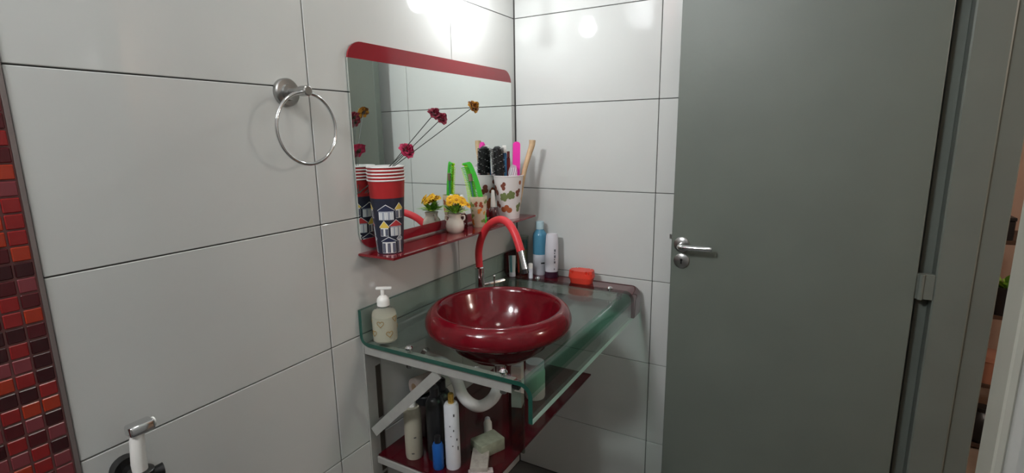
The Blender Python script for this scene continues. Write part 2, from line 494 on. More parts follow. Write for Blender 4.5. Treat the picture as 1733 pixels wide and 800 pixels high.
ct = thing('vanity_countertop', 'clear green bent glass countertop with upstand and a maroon band at its wall end', 'countertop', (0, 0, 0))
slab = obj('glass_sheet', sheet(CX0, -.1155), GLASS, ct)
cut = obj('cutter', lathe([(0, .8), (BW_R, .8), (BW_R, 1.0), (0, 1.0)], 64, origin=(BW_X, BW_Y, 0)), GLASS)
md = slab.modifiers.new('hole', 'BOOLEAN'); md.object = cut; md.operation = 'DIFFERENCE'; md.solver = 'EXACT'
bpy.context.view_layer.update()
dg = bpy.context.evaluated_depsgraph_get()
newm = bpy.data.meshes.new_from_object(slab.evaluated_get(dg)); slab.modifiers.clear(); slab.data = newm
newm.materials.clear()
for m in (GLASS, GLASSBEND, GLASSEDGE, GLASSRIM): newm.materials.append(m)
for p in newm.polygons:
    p.use_smooth = True; c, n = p.center, p.normal
    if abs(n.x) > .9 and abs(c.x - CX0) < .002 or (c.z > 1.009 and n.z > .8): p.material_index = 2
    elif n.z < -.9 and c.z < .82: p.material_index = 3
    elif c.y < -.512 and c.z > CZ - CT / 2 - .033: p.material_index = 1
try: newm.set_sharp_from_angle(angle=math.radians(30))
except Exception: pass
bpy.data.objects.remove(cut)
obj('painted_end_band', sheet(-.115, CX1), WINE, ct, smooth=True)

# ------------------------------------------------------------------ wash basin
basin = thing('wash_basin', 'round dark red enamelled wash basin set into the glass countertop', 'basin', (BW_X, BW_Y, CZ))
prof = [(0, -.098), (.045, -.097), (.10, -.080), (.145, -.045), (.157, -.014), (.158, .002), (.190, .0012), (.204, .003), (.213, .011),
        (.2168, .024), (.2150, .039), (.2085, .053), (.199, .063), (.190, .068), (.183, .0675), (.178, .063), (.174, .054), (.166, .030), (.150, -.006), (.126, -.040),
        (.09, -.068), (.05, -.082), (.026, -.0855), (.0, -.0855)]
obj('bowl', lathe(prof, 72), BOWLRED, basin, smooth=True)
dr = obj('drain', lathe([(0, -.0853), (.025, -.0853), (.025, -.0825), (.021, -.0815), (.016, -.0835), (0, -.0835)], 28), CHROME, basin, smooth=True)
obj('stopper', lathe([(0, -.0834), (.013, -.0834), (.013, -.079), (.009, -.077), (0, -.0765)], 24), CHROME, dr, smooth=True)

# ------------------------------------------------------------------ faucet
fc = thing('faucet', 'chrome basin tap with arched red silicone hose behind the red basin', 'faucet', (-.44, -.10, CZ))
obj('body', lathe([(0, 0), (.021, 0), (.021, .006), (.0165, .010), (.0165, .055), (.0155, .07), (.0155, .115), (.012, .118), (0, .118)], 24), CHROME, fc, smooth=True)
hp = [(-.44, -.10, 1.036), (-.4392, -.098, 1.09), (-.448, -.119, 1.144), (-.463, -.159, 1.19), (-.485, -.213, 1.2135), (-.501, -.253, 1.207), (-.514, -.285, 1.176), (-.5235, -.309, 1.128)]
base = Vector((-.44, -.10, CZ))
obj('hose', tube([p - base for p in spline(hp, 7)], .0125, 16), HOSE, fc, smooth=True)
noz = obj('nozzle', tube([Vector(p) - base for p in ((-.5225, -.3065, 1.133), (-.5262, -.316, 1.105), (-.530, -.326, 1.075))], [.0095, .0085, .0095], 16), CHROME, fc, smooth=True)
obj('aerator', tube([Vector(p) - base for p in ((-.530, -.326, 1.075), (-.5318, -.3305, 1.062))], .0105, 16), BLACKP, noz, smooth=True)
lv = bmesh.new(); tube([(.014, -.004, .050), (.04, -.022, .052), (.085, -.045, .054)], [.007, .0075, .0085], 12, lv)
obj('lever', lv, CHROME, fc, smooth=True)
lr = bmesh.new(); tube([(.025, -.043, .0), (.025, -.043, .082)], .0026, 8, lr); bmesh.ops.create_icosphere(lr, subdivisions=2, radius=.0055, matrix=Matrix.Translation((.025, -.043, .084)))
obj('lift_rod', lr, CHROME, fc, smooth=True)

# ------------------------------------------------------------------ siphon under the basin
sp = thing('drain_trap', 'white shiny curved drain trap hanging under the red basin', 'drain trap', (BW_X, BW_Y, CZ - .098))
obj('tailpiece', lathe([(0, 0), (.03, 0), (.03, -.012), (.019, -.016), (.019, -.05), (0, -.05)], 24), CHROME, sp, smooth=True)
hose = spline([(0, 0, -.045), (0, 0, -.075), (-.008, .022, -.135), (-.03, .062, -.162), (-.045, .105, -.135), (-.045, .135, -.075), (-.02, .19, -.055), (.0, .283, -.06)], 12)
rad = [.0185] * len(hose)
obj('flexible_pipe', tube(hose, rad, 14), M('white_pvc', (.80, .78, .76), .22), sp, smooth=True)
obj('wall_flange', lathe([(0, 0), (.032, 0), (.03, .006), (.018, .012), (0, .012)], 24).copy() if False else tube([(0, .289, -.06), (0, .278, -.06)], [.032, .024], 24), CHROME, sp, smooth=True)

# ------------------------------------------------------------------ support brackets and lower shelf
def bracket(x, side, label):
    b = thing('vanity_bracket', label, 'bracket', (x, 0, .25), group='wall brackets of the vanity')
    up = bmesh.new(); box(up, (-.034, -.006, 0), (.028, 0, CZ - CT - .25 - .002), .001)
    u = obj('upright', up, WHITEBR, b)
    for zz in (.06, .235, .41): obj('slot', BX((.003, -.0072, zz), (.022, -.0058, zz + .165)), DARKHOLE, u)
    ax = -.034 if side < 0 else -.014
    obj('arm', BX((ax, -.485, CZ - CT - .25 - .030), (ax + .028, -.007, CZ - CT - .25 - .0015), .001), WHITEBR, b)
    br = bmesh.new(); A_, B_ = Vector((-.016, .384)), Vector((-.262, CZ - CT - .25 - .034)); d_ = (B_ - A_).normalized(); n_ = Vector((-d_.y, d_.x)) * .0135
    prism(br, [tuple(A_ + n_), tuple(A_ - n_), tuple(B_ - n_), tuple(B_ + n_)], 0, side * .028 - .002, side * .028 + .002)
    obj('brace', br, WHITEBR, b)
    obj('lower_arm', BX((-.014, -.34, .272), (.016, -.006, .2925), .001), WHITEBR, b)
    for yy in (-.16, -.455):
        bo = lathe([(0, 0), (.011, 0), (.011, .004), (.006, .009), (0, .009)], 16, origin=(ax + .014, yy, CZ - .25))
        box(bo, (ax + .011, yy - .003, CZ - CT - .25 - .034), (ax + .017, yy + .003, CZ - .249))
        lathe([(0, -.034), (.009, -.034), (.009, -.023), (0, -.023)], 6, bo, origin=(ax + .014, yy, CZ - CT - .258))
        obj('bolt', bo, CHROME, b, smooth=True)
    cap = tube([(ax + .014, -.4855, CZ - CT - .25 - .012), (ax + .014, -.499, CZ - CT - .25 - .012)], .012, 16)
    if side < 0: obj('hanger', BX((-.024, -.512, .47), (-.018, -.470, CZ - CT - .25 - .031), .001), thin_glass('hanger_glass', (.62, .68, .64)), b)
    obj('end_cap', cap, BLACKP, b, smooth=True)
    return b


bracket(-.862, -1, 'white metal wall bracket with diagonal brace holding the open end of the glass countertop')
bracket(-.118, 1, 'white metal wall bracket half hidden under the countertop end beside the tiled corner')

LZ = .55
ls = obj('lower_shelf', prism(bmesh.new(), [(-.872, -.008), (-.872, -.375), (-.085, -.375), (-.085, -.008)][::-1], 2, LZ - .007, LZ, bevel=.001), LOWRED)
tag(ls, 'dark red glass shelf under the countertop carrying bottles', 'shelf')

# ------------------------------------------------------------------ angle valve with hose behind
av = thing('angle_valve', 'chrome angle valve with a white supply hose on the wall under the countertop', 'valve', (-.33, 0, .72))
obj('flange', tube([(0, -.001, 0), (0, -.008, 0)], [.026, .02], 24), CHROME, av, smooth=True)
vb = tube([(0, -.008, 0), (0, -.06, 0)], .009, 14); tube([(0, -.045, 0), (0, -.045, .03)], .008, 12, vb)
obj('body', vb, CHROME, av, smooth=True)
obj('handle', tube([(0, -.06, 0), (0, -.085, 0)], [.014, .016], 12), CHROME, av, smooth=True)
obj('hose', tube(spline([(0, -.045, .03), (-.01, -.07, .09), (-.06, -.09, .15), (-.11, -.1, .168)], 8), .006, 10), WHITEP, av, smooth=True)

# ------------------------------------------------------------------ towel ring
tr = thing('towel_ring', 'round chrome towel ring on the white tiled wall left of the mirror', 'towel ring', (-1.067, 0, 1.580))
obj('wall_plate', tube([(0, 0, 0), (0, -.010, 0), (0, -.013, 0), (0, -.0135, 0), (0, -.02, 0)], [.0315, .0315, .029, .019, .018], 36), STEEL, tr, smooth=True)
obj('post', tube([(0, -.018, 0), (0, -.055, 0), (0, -.056, 0), (0, -.078, 0), (0, -.08, 0)], [.008, .008, .0115, .0115, .009], 20), STEEL, tr, smooth=True)
rp = [(0.079 * math.sin(2 * PI * k / 64), -.066, -.082 + .079 * math.cos(2 * PI * k / 64)) for k in range(64)]
obj('ring', tube(rp, .0039, 10, closed=True), CHROME, tr, smooth=True)

# ------------------------------------------------------------------ bidet sprayer at lower left
bs = thing('bidet_sprayer', 'chrome and white hand bidet sprayer in its wall holder beside the red mosaic', 'sprayer', (-1.487, -.06, .885))
hd = tube([(0, .060, .0), (0, .045, .0), (0, .044, 0), (0, .018, 0)], [.026, .024, .011, .011], 24)
lathe([(.012, -.012), (.020, -.012), (.021, .014), (.018, .016), (.012, .016)], 24, hd, closed=True)
obj('holder', hd, DARKSTEEL, bs, smooth=True)
obj('handle', tube([(0, 0, -.10), (0, 0, -.02), (0, 0, .03), (.003, 0, .075), (.006, 0, .088)], [.009, .0105, .0125, .0115, .010], 18), WHITEP, bs, smooth=True)
hb = bmesh.new(); box(hb, (-.010, -.013, .084), (.031, .013, .104), .005, 0, 3)
sh_ = obj('spray_head', hb, CHROME, bs, smooth=True)
obj('spray_face', tube([(.031, 0, .094), (.0335, 0, .094)], .0085, 18), WHITEP, sh_)
obj('holder_knob', tube([(.018, -.002, .0), (.034, -.005, .0)], [.009, .011], 14), BLACKP, bs, smooth=True)
obj('hose', tube(spline([(0, 0, -.10), (.0, .0, -.2), (.03, .02, -.4), (.02, .04, -.55)], 6), .006, 10), CHROME, bs, smooth=True)

# ------------------------------------------------------------------ nested paper cups with printed houses
CUPRED = M('cup_red', (.33, .012, .014), .45); CUPNAVY = M('cup_navy', (.012, .014, .030), .45); CUPWHITE = M('cup_white', (.75, .74, .72), .5)
PRN = [M('print_white', (.70, .70, .68), .5), M('print_yellow', (.66, .46, .07), .5), M('print_red', (.42, .03, .035), .5),
       M('print_navy', (.02, .025, .06), .5), M('print_grey', (.33, .35, .40), .5)]
CRB, CRT, CHH = .0345, .0490, .199
cupx, cupy = -.825, -.062


def cupR(z): return CRB + (CRT - CRB) * z / CHH


def cup_mesh():
    p = []
    zs = [0, .05, .10, .152, .153, .17, .19, CHH - .002]
    p = [(cupR(0) - .002, .004), (0, .004), (0, .002), (cupR(0) - .003, .002), (cupR(0) - .0015, 0)]
    prof = [(0, .003), (cupR(0) - .001, .003), (cupR(0) - .0008, 0)] + [(cupR(z), z) for z in zs]
    prof += [(CRT + .0016, CHH - .0015), (CRT + .0022, CHH), (CRT + .0016, CHH + .0016), (CRT, CHH + .002), (CRT - .0006, CHH + .001)]
    prof += [(cupR(z) - .00045, z) for z in zs[::-1] if z > .004] + [(cupR(.005) - .0006, .0045), (0, .0045)]
    def mi(z, r):
        R = cupR(z)
        if z > CHH - .0021: return 2
        if r < R - .0002: return 2
        return 1 if z < .1525 else 0
    return lathe(prof, 48, mi=mi)


def house_print():
    bm = bmesh.new(); th = facing(cupx, cupy); k = .00041
    R = cupR
    def zc(y): return (745 - y) * .000392
    def quad(x0, x1, y0, y1, mi, off=.0004, base=0): patch(bm, R, base, (x0 - 262) * k, (x1 - 262) * k, zc(y1), zc(y0), off, 5, mi)
    def gable(x0, x1, ytop, yb, mi, base, off=.0006):
        c = (x0 + x1) / 2
        def top(u):
            x = u / k + 262
            t = min(1, abs(x - c) / ((x1 - x0) / 2)); return zc(ytop + (yb - ytop) * (.15 + .75 * t))
        patch(bm, R, base, (x0 - 262) * k, (x1 - 262) * k, zc(yb), top, off, 10, mi)
    def house(x0, x1, ytop, ymid, ybot, roof, wall, nwin, base):
        quad(x0 + 5, x1 - 5, ymid, ybot, wall, .0004, base)
        gable(x0 - 2, x1 + 2, ytop - 6, ymid + 2, 0, base, .0005)
        gable(x0, x1, ytop, ymid + 4, roof, base, .0007)
        w = (x1 - x0) / nwin
        for i in range(nwin):
            cx = x0 + w * (i + .5)
            quad(cx - w * .27, cx + w * .27, ymid + 12, ybot - 3, 3 if wall == 0 else 0, .0007, base)
            quad(cx - w * .05, cx + w * .05, ymid + 12, ybot - 3, 4, .0009, base)
    for rep in range(3):
        b = th + .12 + rep * 2 * PI / 3
        house(180, 290, 395, 440, 505, 3, 4, 3, b)
        house(295, 356, 385, 430, 495, 1, 0, 2, b)
        house(188, 250, 505, 555, 618, 1, 0, 2, b)
        house(254, 342, 500, 545, 618, 2, 4, 3, b)
        house(196, 294, 620, 655, 738, 3, 0, 3, b)
        house(298, 345, 612, 640, 738, 4, 0, 2, b)
    return bm


cup_names = ['red paper cup printed with little houses, lowest of the nested stack on the mirror shelf',
             'red nested paper cup, second from the bottom of the house-printed stack',
             'red nested paper cup, middle one of the house-printed stack',
             'red nested paper cup, fourth from the bottom of the house-printed stack',
             'topmost red paper cup of the nested stack, holding the flower stems']
cup0 = thing('paper_cup', cup_names[0], 'cup', (cupx, cupy, SZ), group='nested paper cups on the mirror shelf')
body0 = obj('cup_body', cup_mesh(), [CUPRED, CUPNAVY, CUPWHITE], cup0, smooth=True)
obj('house_print', house_print(), PRN, cup0, kind='stuff')
for i in range(1, 5):
    c = cup0.copy(); COL.objects.link(c); c.location.z = SZ + .0088 * i; c['label'] = cup_names[i]
    b = body0.copy(); COL.objects.link(b); b.parent = c

# ------------------------------------------------------------------ fabric roses on wires
WIRE = M('dark_green_wire', (.03, .035, .03), .5)


def rose_bm(R, seed):
    rg = random.Random(seed); bm = bmesh.new()
    for ring, (rr, n, tilt, zz) in enumerate(((.22, 4, 1.25, .35), (.5, 5, .95, .2), (.85, 6, .55, .05), (1.0, 7, .15, -.12))):
        for k in range(n):
            a = 2 * PI * (k + .5 * ring) / n + rg.uniform(-.15, .15); w = .62 * R * (1.05 if ring > 1 else .75); g = []
            for i in range(4):
                row = []
                for j in range(4):
                    s = (j / 3 - .5) * 2; t = i / 3
                    out = rr * R * (.35 + .65 * t * math.cos(tilt)) + .06 * R * rg.uniform(-1, 1); up = zz * R + t * R * .7 * math.sin(tilt) - .18 * R * s * s * t
                    lat = s * w * math.sin(PI * (.25 + .6 * t) if t < .8 else PI * .73)
                    row.append(bm.verts.new((out * math.cos(a) - lat * math.sin(a), out * math.sin(a) + lat * math.cos(a), up)))
                g.append(row)
            for i in range(3):
                for j in range(3): bm.faces.new((g[i][j], g[i][j + 1], g[i + 1][j + 1], g[i + 1][j])).material_index = 1 if (k + ring) % 3 == 0 else 0
    return bm


def rose(label, base, mid, tip, R, m1, m2, seed):
    t = thing('fabric_rose', label, 'flower', base, group='fabric roses in the paper cups')
    b = Vector(base); pts = spline([Vector((0, 0, 0)), Vector(mid) - b, Vector(tip) - b], 6)
    obj('stem', tube(pts, .0011, 6), WIRE, t)
    d = (pts[-1] - pts[-2]).normalized(); d = (d + Vector((-.55, -.5, .1))).normalized()
    q = d.to_track_quat('Z', 'Y')
    bl = obj('bloom', rose_bm(R, seed), [m1, m2], t, smooth=True); bl.rotation_euler = q.to_euler(); bl.location = pts[-1]
    cx = lathe([(0, -.45 * R), (.18 * R, -.35 * R), (.4 * R, -.1 * R), (0, .05 * R)], 10)
    ca = obj('calyx', cx, M('calyx_brown', (.05, .03, .02), .7), t, smooth=True); ca.rotation_euler = q.to_euler(); ca.location = pts[-1]


DR1, DR2 = M('rose_wine', (.20, .012, .035), .8), M('rose_dusty_pink', (.36, .06, .09), .8)
PK1, PK2 = M('rose_pink', (.52, .035, .11), .8), M('rose_deep_pink', (.36, .02, .07), .8)
YL1, YL2 = M('rose_ochre', (.58, .28, .03), .8), M('rose_brown', (.20, .07, .015), .8)
def stem(tip, mx, my):
    mouth = Vector((cupx + mx, cupy + my, 1.40)); T = Vector(tip)
    d = (mouth - T); b = mouth + d * (.07 / abs(d.z))
    return tuple(b), tuple(mouth + (T - mouth) * .5), tip


rose('wine red fabric rose, left of the two at the tips of the middle stems', *stem((-.7285, -.160, 1.537), .006, -.012), .0185, DR1, DR2, 1)
rose('wine red fabric rose, right of the two at the tips of the middle stems', *stem((-.713, -.172, 1.524), .014, -.014), .0185, DR2, DR1, 2)
rose('small pink fabric rose on a short stem just above the paper cups', *stem((-.778, -.100, 1.440), .012, -.005), .0230, PK1, PK2, 3)
rose('ochre yellow fabric rose on the longest stem before the mirror', *stem((-.629, -.221, 1.556), .014, -.020), .0190, YL1, YL2, 4)

# ------------------------------------------------------------------ white pot with yellow daisies
pot = thing('flower_pot', 'tiny white ceramic pot of yellow daisies on the mirror shelf', 'flower pot', (-.512, -.056, SZ))
CER = M('cream_ceramic', (.74, .70, .62), .2, coat=.4)
obj('pot', lathe([(0, 0), (.022, 0), (.029, .008), (.031, .022), (.028, .036), (.021, .045), (.020, .052), (.023, .062), (.0215, .062), (.018, .052), (.018, .046), (0, .044)], 32), CER, pot, smooth=True)
for s in (-1, 1):
    o = obj('handle', tube(spline([(s * .019, 0, .054), (s * .031, 0, .055), (s * .032, 0, .044), (s * .026, 0, .038)], 5), .0025, 8), CER, pot, smooth=True)
    o.rotation_euler.z = math.radians(-60)
GRN = [M('leaf_green', (.14, .36, .04), .5), M('leaf_light_green', (.34, .58, .07), .5)]
rg = random.Random(5); lf = bmesh.new()
for i in range(52):
    a = rg.uniform(0, 2 * PI); el = rg.uniform(.2, 1.2); ln = rg.uniform(.030, .054); w = rg.uniform(.005, .0085)
    d = Vector((math.cos(a) * math.cos(el), math.sin(a) * math.cos(el), math.sin(el))); sd = Vector((-math.sin(a), math.cos(a), 0))
    p0 = Vector((math.cos(a) * .006, math.sin(a) * .006, .064)); mid = p0 + d * ln * .55; tip = p0 + d * ln + Vector((0, 0, -.006))
    vs = [lf.verts.new(v) for v in (p0, mid + sd * w, tip, mid - sd * w, mid + Vector((0, 0, .002)))]
    for q in ((0, 1, 4), (1, 2, 4), (2, 3, 4), (3, 0, 4)): lf.faces.new([vs[j] for j in q]).material_index = i % 2
obj('foliage', lf, GRN, pot, kind='stuff')
YEL, YC = M('daisy_yellow', (.85, .50, .02), .6), M('daisy_centre', (.55, .25, .01), .7)
dz = bmesh.new()
for k in range(12):
    a = 2 * PI * k / 12; c, s = math.cos(a), math.sin(a); w = .0030
    vs = [dz.verts.new(v) for v in ((c * .002, s * .002, 0), (c * .008 - s * w, s * .008 + c * w, .0015), (c * .0125, s * .0125, -.001), (c * .008 + s * w, s * .008 - c * w, .0015))]
    dz.faces.new(vs)
lathe([(.004, -.001), (.0035, .002), (0, .003)], 8, dz, mi=lambda z, r: 1)
d0 = None
for (x, y, z) in ((0, 0, .102), (-.014, -.012, .096), (.014, -.014, .094), (.018, .010, .098), (-.010, .014, .099), (.026, -.010, .082), (-.002, -.024, .086), (.022, -.026, .076), (-.024, .004, .088), (.006, .022, .094)):
    if d0 is None: d = d0 = obj('blossom', dz, [YEL, YC], pot)
    else: d = d0.copy(); COL.objects.link(d); d.parent = pot
    d.location = (x * 1.1 + .003, y * 1.1 - .005, z + .014); d.scale = (1.3, 1.3, 1.3)
    d.rotation_euler = (Vector((x * 30, y * 30, 1.0)) + Vector((-.5, -.45, 0))).to_track_quat('Z', 'Y').to_euler()

# ------------------------------------------------------------------ nail polish bottles
def polish(label, x, y, capc):
    t = thing('nail_polish_bottle', label, 'nail polish', (x, y, SZ), group='nail polish bottles on the mirror shelf')
    obj('bottle', lathe([(0, 0), (.015, 0), (.017, .003), (.017, .040), (.012, .048), (.008, .051), (0, .051)], 24), M('dark_red_polish', (.06, .004, .008), .08, coat=.8), t, smooth=True)
    obj('cap', lathe([(0, .051), (.0100, .051), (.0085, .080), (.0055, .112), (.004, .114), (0, .114)], 20), capc, t, smooth=True)


polish('dark red nail polish with white cap between the daisy pot and the small tumbler', -.432, -.030, WHITEP)
polish('dark red nail polish with white cap between the small tumbler and the leaf-printed cup', -.255, -.045, WHITEP)

# ------------------------------------------------------------------ tumbler with combs
tx, ty = -.385, -.066
TUM = M('cream_tumbler_plastic', (.66, .57, .42), .3, sss=.15)
TPR = [M('print_orange', (.62, .20, .03), .5), M('print_leaf_green', (.22, .28, .07), .5), M('print_rust', (.36, .07, .03), .5), M('print_amber', (.70, .34, .06), .5)]
tm = thing('tumbler', 'small cream tumbler with orange flower print holding green combs', 'tumbler', (tx, ty, SZ))


def tR(z): return .0225 + (.031 - .0225) * z / .106


obj('cup_body', lathe([(0, 0), (.0215, 0), (.0225, .002)] + [(tR(z), z) for z in (.03, .06, .09, .105)] + [(.0306, .1065), (.0295, .106)] + [(tR(z) - .0015, z) for z in (.09, .06, .03, .004)] + [(0, .004)], 36), TUM, tm, smooth=True)


def flower_print(R, zlo, zhi, n, sizes, th, seed, nm):
    bm = bmesh.new(); rg = random.Random(seed); k = 0
    tries = 0; placed = []
    while k < n and tries < 900:
        tries += 1
        s = rg.uniform(*sizes); z = rg.uniform(zlo + s * .6, zhi - s * .6); a = rg.uniform(-PI, PI)
        if any(abs((a - b + PI) % (2 * PI) - PI) * R(z) < (s + q) * .40 and abs(z - y) < (s + q) * .40 for b, y, q in placed): continue
        placed.append((a, z, s)); k += 1
        ph = rg.uniform(0, PI); mi = k % nm
        for pet in range(rg.choice((1, 3, 3, 5))):
            aa = ph + pet * 1.25; L_ = s * .5; W_ = s * .22
            cx, cz = math.cos(aa) * L_ * .5, math.sin(aa) * L_ * .5
            ct_, st_ = math.cos(aa), math.sin(aa); ex = max(.0015, math.hypot(L_ * .5 * ct_, W_ * st_))
            def half(u, ex=ex, cx=cx, aa=aa, L_=L_, W_=W_):
                # z half-height of a rotated ellipse at offset u from its centre
                q = max(0, 1 - ((u - cx) / ex) ** 2); A, B = L_ * .5, W_
                return (A * B / ex) * math.sqrt(q)
            sl = (L_ * L_ * .25 - W_ * W_) * ct_ * st_ / (ex * ex)
            patch(bm, R, th + a, cx - ex, cx + ex, lambda u: z + cz + sl * (u - cx) - half(u), lambda u: z + cz + sl * (u - cx) + half(u), .0004 + .00008 * pet, 8, mi)
    return bm


obj('flower_print', flower_print(tR, .002, .10, 26, (.014, .024), facing(tx, ty), 3, 4), TPR, tm, kind='stuff')


def comb(label, m, base, tilt, length=.135, w=.026):
    t = thing('hair_comb', label, 'comb', base, rot=tilt, group='combs in the small tumbler')
    bm = bmesh.new(); out = []; inn = []
    def cx(q): return -.30 * w * q * q * q + .02 * q * (1 - q)
    for i in range(13):
        q = i / 12
        out.append((cx(q) + .010, q * length)); inn.append((cx(q) - .006 + .005 * max(0, .3 - q), q * length))
    out.append((out[-1][0] - .006, length + .008)); out.append((cx(1) - .55 * w, length + .007)); inn.append((cx(1) - .55 * w, length + .001))
    prism(bm, out + inn[::-1], 1, -.002, .002, bevel=.0005, seg=1)
    obj('spine', bm, m, t)
    te = bmesh.new()
    for i in range(24):
        q = .34 + .62 * i / 23
        box(te, (cx(q) - .006 - w * .62, -.0009, q * length - .0013), (cx(q) - .005, .0009, q * length + .0013))
    obj('teeth', te, m, t, kind='stuff')
    return t


comb('bright green curved comb standing in front in the small tumbler', M('green_plastic', (.06, .50, .05), .25, sss=.3), (tx + .004, ty - .020, SZ + .010), (.02, -.17, math.radians(-58)), .212, .038)
comb('lime green translucent comb standing behind in the small tumbler', M('lime_plastic', (.42, .72, .03), .25, sss=.4), (tx - .006, ty + .010, SZ + .010), (.03, -.10, math.radians(-62)), .205, .022)
pen = thing('makeup_brush', 'slim pencil brush with a brown cap leaning out of the small tumbler', 'brush', (tx - .008, ty + .002, SZ + .008), rot=(.05, -.115, math.radians(-60)))
obj('handle', tube([(0, 0, 0), (0, 0, .155)], .003, 10), M('teal_pencil', (.06, .20, .16), .4), pen, smooth=True)
obj('cap', tube([(0, 0, .153), (0, 0, .178)], .0068, 14), M('taupe_cap', (.20, .14, .10), .5), pen, smooth=True)

# ------------------------------------------------------------------ leaf-printed cup with brushes
lx, ly = -.172, -.064


def lR(z): return .0395 + (.0565 - .0395) * z / .162


lc = thing('leaf_cup', 'large white paper cup with autumn leaf print holding brushes near the corner', 'cup', (lx, ly, SZ))
PAPER = M('white_paper', (.70, .66, .65), .5)
obj('cup_body', lathe([(0, .002), (.0385, .002), (.039, 0)] + [(lR(z), z) for z in (0, .04, .08, .12, .16)] + [(.0580, .1605), (.0585, .1622), (.0572, .164), (.0556, .1625)] + [(lR(z) - .0006, z) for z in (.155, .12, .08, .04, .006)] + [(0, .0055)], 44), PAPER, lc, smooth=True)
LPR = [M('leaf_print_rust', (.36, .09, .03), .5), M('leaf_print_brown', (.19, .05, .03), .5), M('leaf_print_olive', (.16, .20, .07), .5), M('leaf_print_ochre', (.42, .22, .06), .5)]
obj('leaf_print', flower_print(lR, .004, .152, 30, (.030, .050), facing(lx, ly), 21, 4), LPR, lc, kind='stuff')

PINK = M('hot_pink_plastic', (.82, .035, .40), .3, sss=.2)
WOOD = M('pale_wood', (.58, .40, .23), .5, noise=.15, nscale=40)


def in_cup(name, label, cat, dx, dy, lean, turn=0, grp='brushes in the leaf-printed cup'):
    return thing(name, label, cat, (lx + dx, ly + dy, SZ + .012), rot=(lean[0], lean[1], turn), group=grp)


VT = math.radians(-60)     # local x along the view's right
t = in_cup('hair_brush', 'hot pink hairbrush standing handle up in the leaf-printed cup', 'hairbrush', .016, -.020, (-.04, .03), VT)
obj('handle', prism(bmesh.new(), roundrect(.028, .17, .011, 5, 0, .190), 1, -.006, .006, bevel=.003), PINK, t, smooth=True)
obj('brush_head', prism(bmesh.new(), roundrect(.034, .085, .015, 5, 0, .045), 1, -.007, .007, bevel=.003), PINK, t, smooth=True)
t = in_cup('wooden_brush', 'pale wooden brush with a curved handle tip, at the right of the cup', 'brush', .020, -.022, (-.07, .16), VT)
wp = spline([(.004, 0, 0), (.004, 0, .10), (.006, 0, .17), (.014, 0, .23), (.020, 0, .265), (.019, 0, .287)], 5)
obj('handle', tube(wp, [.007 + .0055 * (i / (len(wp) - 1)) for i in range(len(wp))], 12), WOOD, t, smooth=True)
t = in_cup('round_brush', 'black round hairbrush with bristles up in the leaf-printed cup', 'hairbrush', -.026, .014, (.0, -.06), VT)
obj('handle', tube([(0, 0, 0), (0, 0, .13)], .007, 12), BLACKP, t, smooth=True)
obj('barrel', tube([(0, 0, .13), (0, 0, .254), (0, 0, .260)], [.0145, .0145, .008], 20), M('black_barrel', (.02, .02, .022), .4), t, smooth=True)
br = bmesh.new()
for i in range(22):
    for k in range(24):
        a = 2 * PI * (k + .5 * (i % 2)) / 24; z = .160 + .0043 * i; c, s = math.cos(a), math.sin(a)
        tube([(c * .014, s * .014, z), (c * .0255, s * .0255, z + .0012)], .0011, 4, br, mi=1 if (i * 5 + k * 3) % 11 == 0 else 0)
obj('bristles', br, [BLACKP, M('pale_bristle', (.6, .6, .6), .5)], t, kind='stuff')
t = in_cup('wooden_stick', 'flat pale wooden stick beside the black round brush', 'stick', .004, .020, (.02, -.05), VT)
obj('blade', prism(bmesh.new(), roundrect(.013, .245, .006, 4, 0, .1225), 1, -.002, .002), WOOD, t)
t = in_cup('red_toothbrush', 'dark red handled toothbrush between the wooden stick and the pink hairbrush', 'toothbrush', .013, .006, (.02, .0), VT)
obj('handle', prism(bmesh.new(), roundrect(.013, .215, .005, 4, 0, .11), 1, -.003, .003, bevel=.001), M('dark_red_plastic', (.16, .01, .012), .3), t)
obj('bristles', BX((-.0055, -.012, .2175), (.0055, .002, .240), .001), M('maroon_bristle', (.10, .01, .012), .6), t)
t = in_cup('blue_toothbrush', 'blue and white toothbrush standing nearest the mirror in the leaf-printed cup', 'toothbrush', .018, .026, (.06, .0), VT)
obj('handle', prism(bmesh.new(), roundrect(.017, .23, .006, 4, 0, .12), 1, -.004, .004, bevel=.001), M('sky_blue_plastic', (.10, .36, .70), .3), t)
obj('bristles', BX((-.0075, -.013, .2355), (.0075, .002, .262), .001), WHITEP, t)
t = in_cup('clear_pouch', 'small crumpled clear plastic pouch peeking out in front of the pink hairbrush', 'pouch', -.012, -.030, (-.05, -.02), VT)
cp = bmesh.new(); prism(cp, [(-.018, .05), (.016, .05), (.017, .165), (.014, .187), (.0, .192), (-.009, .184), (-.017, .166)], 1, -.004, .004, bevel=.002)
obj('film', cp, M('frosted_film', (.80, .78, .82), .18, trans=.6, ior=1.3), t, smooth=True)
sq = bmesh.new()
for k in range(3): tube(spline([(-.012 + .008 * k, -.005, .15), (-.006 + .008 * k, -.0055, .165), (-.003 + .008 * k, -.005, .18)], 4), .0012, 6, sq)
obj('crease', sq, M('film_highlight_white', (.85, .85, .86), .2), t, kind='stuff')

# ------------------------------------------------------------------ soap dispenser
sx_, sy_ = -.868, -.064
sd = thing('soap_dispenser', 'clear pump soap bottle with gold hearts on the open end of the countertop', 'soap dispenser', (sx_, sy_, CZ))


def sR(z): return .0335


